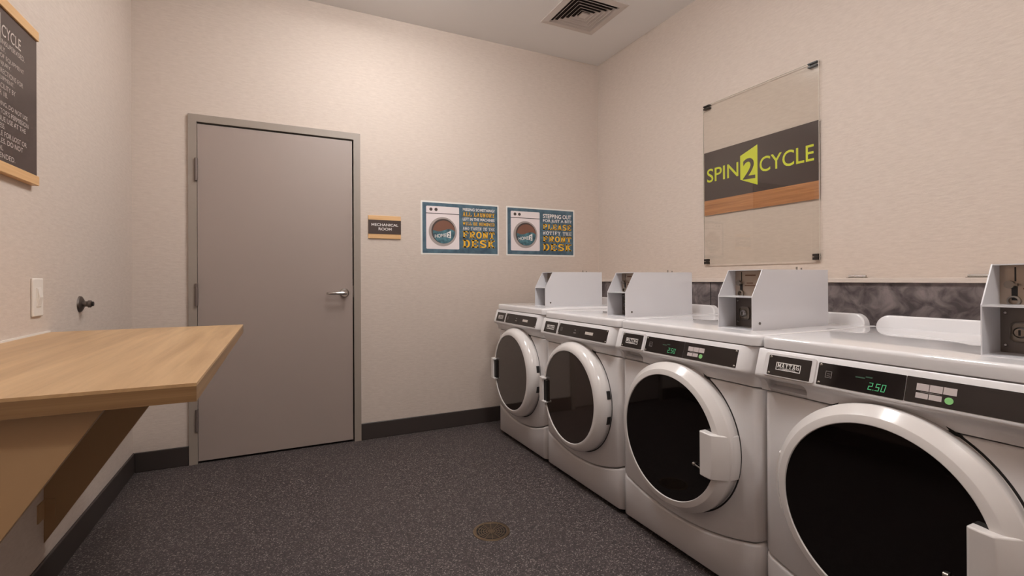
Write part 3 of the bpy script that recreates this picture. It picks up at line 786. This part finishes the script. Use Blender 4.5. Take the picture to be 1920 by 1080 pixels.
        k = MB(); a = math.radians(167); k.cyl((cx + 0.3035 * math.cos(a), -0.004, cz + 0.3035 * math.sin(a)), (0, -1, 0), 0.0055, 0.010, 14); k.build('hinge_screw', M_CHROME, dm, smooth=40)
    else:
        x0 = cx - 0.263; z0, z1 = cz - 0.083, cz + 0.062
        k = MB(); k.prism([(x0 - 0.030, -0.020), (x0 - 0.026, -0.076), (x0 - 0.018, -0.092), (x0 + 0.024, -0.094), (x0 + 0.024, -0.058), (x0 + 0.0, -0.020)], lambda p: (p[0], p[1], z0), lambda p: (p[0], p[1], z1))
        k.box(x0 + 0.016, x0 + 0.034, -0.098, -0.070, z1 - 0.012, z1); k.box(x0 + 0.016, x0 + 0.052, -0.096, -0.070, z0, z0 + 0.012)
        hd = k.build('door_handle', M_RING, dm, bevel=0.003)
        bx('handle_recess', M_BLACKPL, hd, x0 + 0.0235, x0 + 0.054, -0.084, -0.070, z0 + 0.010, z1 - 0.014)
        for a in (12, -13):
            k = MB(); k.lathe([(0.2885, -0.004), (0.2945, -0.004), (0.2945, -0.024), (0.2885, -0.026)], *AX, seg=6, a0=math.radians(a - 4), a1=math.radians(a + 4), loop=True); k.build('hinge_slot', M_BLACKPL, dm)
    return t

m0 = machine(0, 'dryer', 'white front-loading dryer farthest from camera, beside the back wall')
m0.scale = (1, 1, 1.014)
machine(1, 'dryer', 'second white dryer from the back wall, brown-tinted door glass and left-hand handle')
machine(2, 'washer', 'white washing machine next to the dryers, door handle on right, whole front visible')
machine(3, 'washer', 'largest white washing machine nearest the camera, cut off at photo edge')

# ------------------------------------------------------------------ coin boxes
def coin_box(yl, wd, label, z=0.945):
    t = thing('coin_box', label, 'coin box', (2.362, yl, z), ZR, 'white coin boxes on the machine lids')
    h, dp, zs, sl, th = 0.228, 0.455, 0.126, 0.058, 0.003
    side = [(0, 0), (0, zs), (sl, h), (dp, h), (dp, 0)]
    ho = MB()
    ho.prism_yz(side, 0, th); ho.prism_yz(side, wd - th, wd)
    ho.box(th, wd - th, sl, dp, h - th, h); ho.box(th, wd - th, dp - th, dp, 0, h - th); ho.box(th, wd - th, 0.0, dp - th, 0, th)
    ho.box(th, wd - th, 0.0, 0.110, zs - 0.004, zs)
    ho.build('housing', M_BOX, t)
    # recessed slot plate (upper) and lock plate (lower)
    up = bx('slot_plate', mat_slot, t, th, wd - th, 0.096, 0.100, zs, h - th)
    lo = bx('lock_plate', M_DARKSTEEL, t, th, wd - th, 0.098, 0.104, th, zs - 0.004)
    k = MB(); k.box(wd * 0.20, wd * 0.20 + 0.003, 0.0952, 0.0962, zs + 0.058, zs + 0.094); k.build('coin_slot', M_BLACKPL, up)
    k = MB(); k.box(wd * 0.165, wd * 0.165 + 0.011, 0.0945, 0.0962, zs + 0.010, zs + 0.046); k.build('return_opening', M_BLACKPL, up)
    k = MB(); k.cyl((wd * 0.155, 0.096, zs + 0.050), (0, -1, 0), 0.010, 0.012, 18); k.obox(Vector((wd * 0.155, 0.082, zs + 0.050)), Vector((1, 0, 0)), Vector((0, 1, 0)), Vector((0, 0, 1)), -0.004, 0.016, 0, 0.008, -0.003, 0.003); k.build('return_lever', M_STEEL, up, smooth=40)
    k = MB(); k.lathe([(0.013, 0), (0.013, -0.008), (0.009, -0.010), (0.009, 0)], (wd * 0.20, 0.096, zs + 0.009), (0, 1, 0), (1, 0, 0), (0, 0, 1), 20); k.build('return_cup', M_STEEL, up, smooth=40)
    k = MB()
    for a in ((0.32, 0.62, 0.078, 0.083), (0.36, 0.54, 0.048, 0.052), (0.30, 0.62, 0.038, 0.042)): k.box(wd * a[0], wd * a[1], 0.0952, 0.0962, zs + a[2], zs + a[3])
    k.build('printed_lines', mat_lines, up)
    # lock: cup, cylinder, key slot; two screws
    c = (wd * 0.28, 0.056)
    k = MB(); ring = rrect(c[0] - 0.021, c[0] + 0.026, c[1] - 0.026, c[1] + 0.026, 0.013); rin = rrect(c[0] - 0.018, c[0] + 0.023, c[1] - 0.023, c[1] + 0.023, 0.011)
    k.strips([[(p[0], 0.098, p[1]) for p in ring], [(p[0], 0.090, p[1]) for p in ring], [(p[0], 0.088, p[1]) for p in rin], [(p[0], 0.097, p[1]) for p in rin]], closed=True, cap1=True)
    k.build('lock_cup', M_STEEL, lo, smooth=35)
    k = MB(); k.lathe([(0, -0.014), (0.010, -0.014), (0.014, -0.009), (0.0145, 0)], (c[0], 0.097, c[1]), (0, 1, 0), (1, 0, 0), (0, 0, 1), 24); k.build('lock_cylinder', M_CHROME, lo, smooth=35)
    k = MB(); k.box(c[0] - 0.002, c[0] + 0.002, 0.0820, 0.0835, c[1] - 0.007, c[1] + 0.007); k.build('key_slot', M_BLACKPL, lo)
    for z in (0.022, 0.104):
        k = MB(); k.lathe([(0, -0.004), (0.003, -0.0035), (0.005, 0)], (wd * 0.085, 0.098, z), (0, 1, 0), (1, 0, 0), (0, 0, 1), 14); k.build('screw', M_CHROME, lo, smooth=50)
    k = MB(); k.cyl((wd, 0.040, 0.026), (1, 0, 0), 0.0052, 0.002, 16); k.build('screw', M_DARKSTEEL, t, smooth=40)
    k = MB(); k.cyl((wd * 0.7, dp - 0.13, h), (0, 0, 1), 0.0035, 0.012, 10); k.cyl((wd * 0.7, dp - 0.10, h), (0, 0, 1), 0.003, 0.009, 10); k.build('lock_studs', M_STEEL, t, smooth=40)
    return t
mat_slot = mat('beige_slot_plate', (172, 156, 142), 0.32, metal=0.6)
mat_lines = mat('brown_print_lines', (110, 76, 56), 0.5)
coin_box(-0.672, 0.140, 'white coin box on the dryer beside the back wall, farthest of four', 0.9585)
coin_box(-1.478, 0.150, 'white coin box on the second dryer, just left of the marbled panel')
coin_box(-2.200, 0.154, 'white coin box on the third machine, below the acrylic sign')
coin_box(-3.000, 0.156, 'white coin box nearest the camera, cut off by the photo edge')
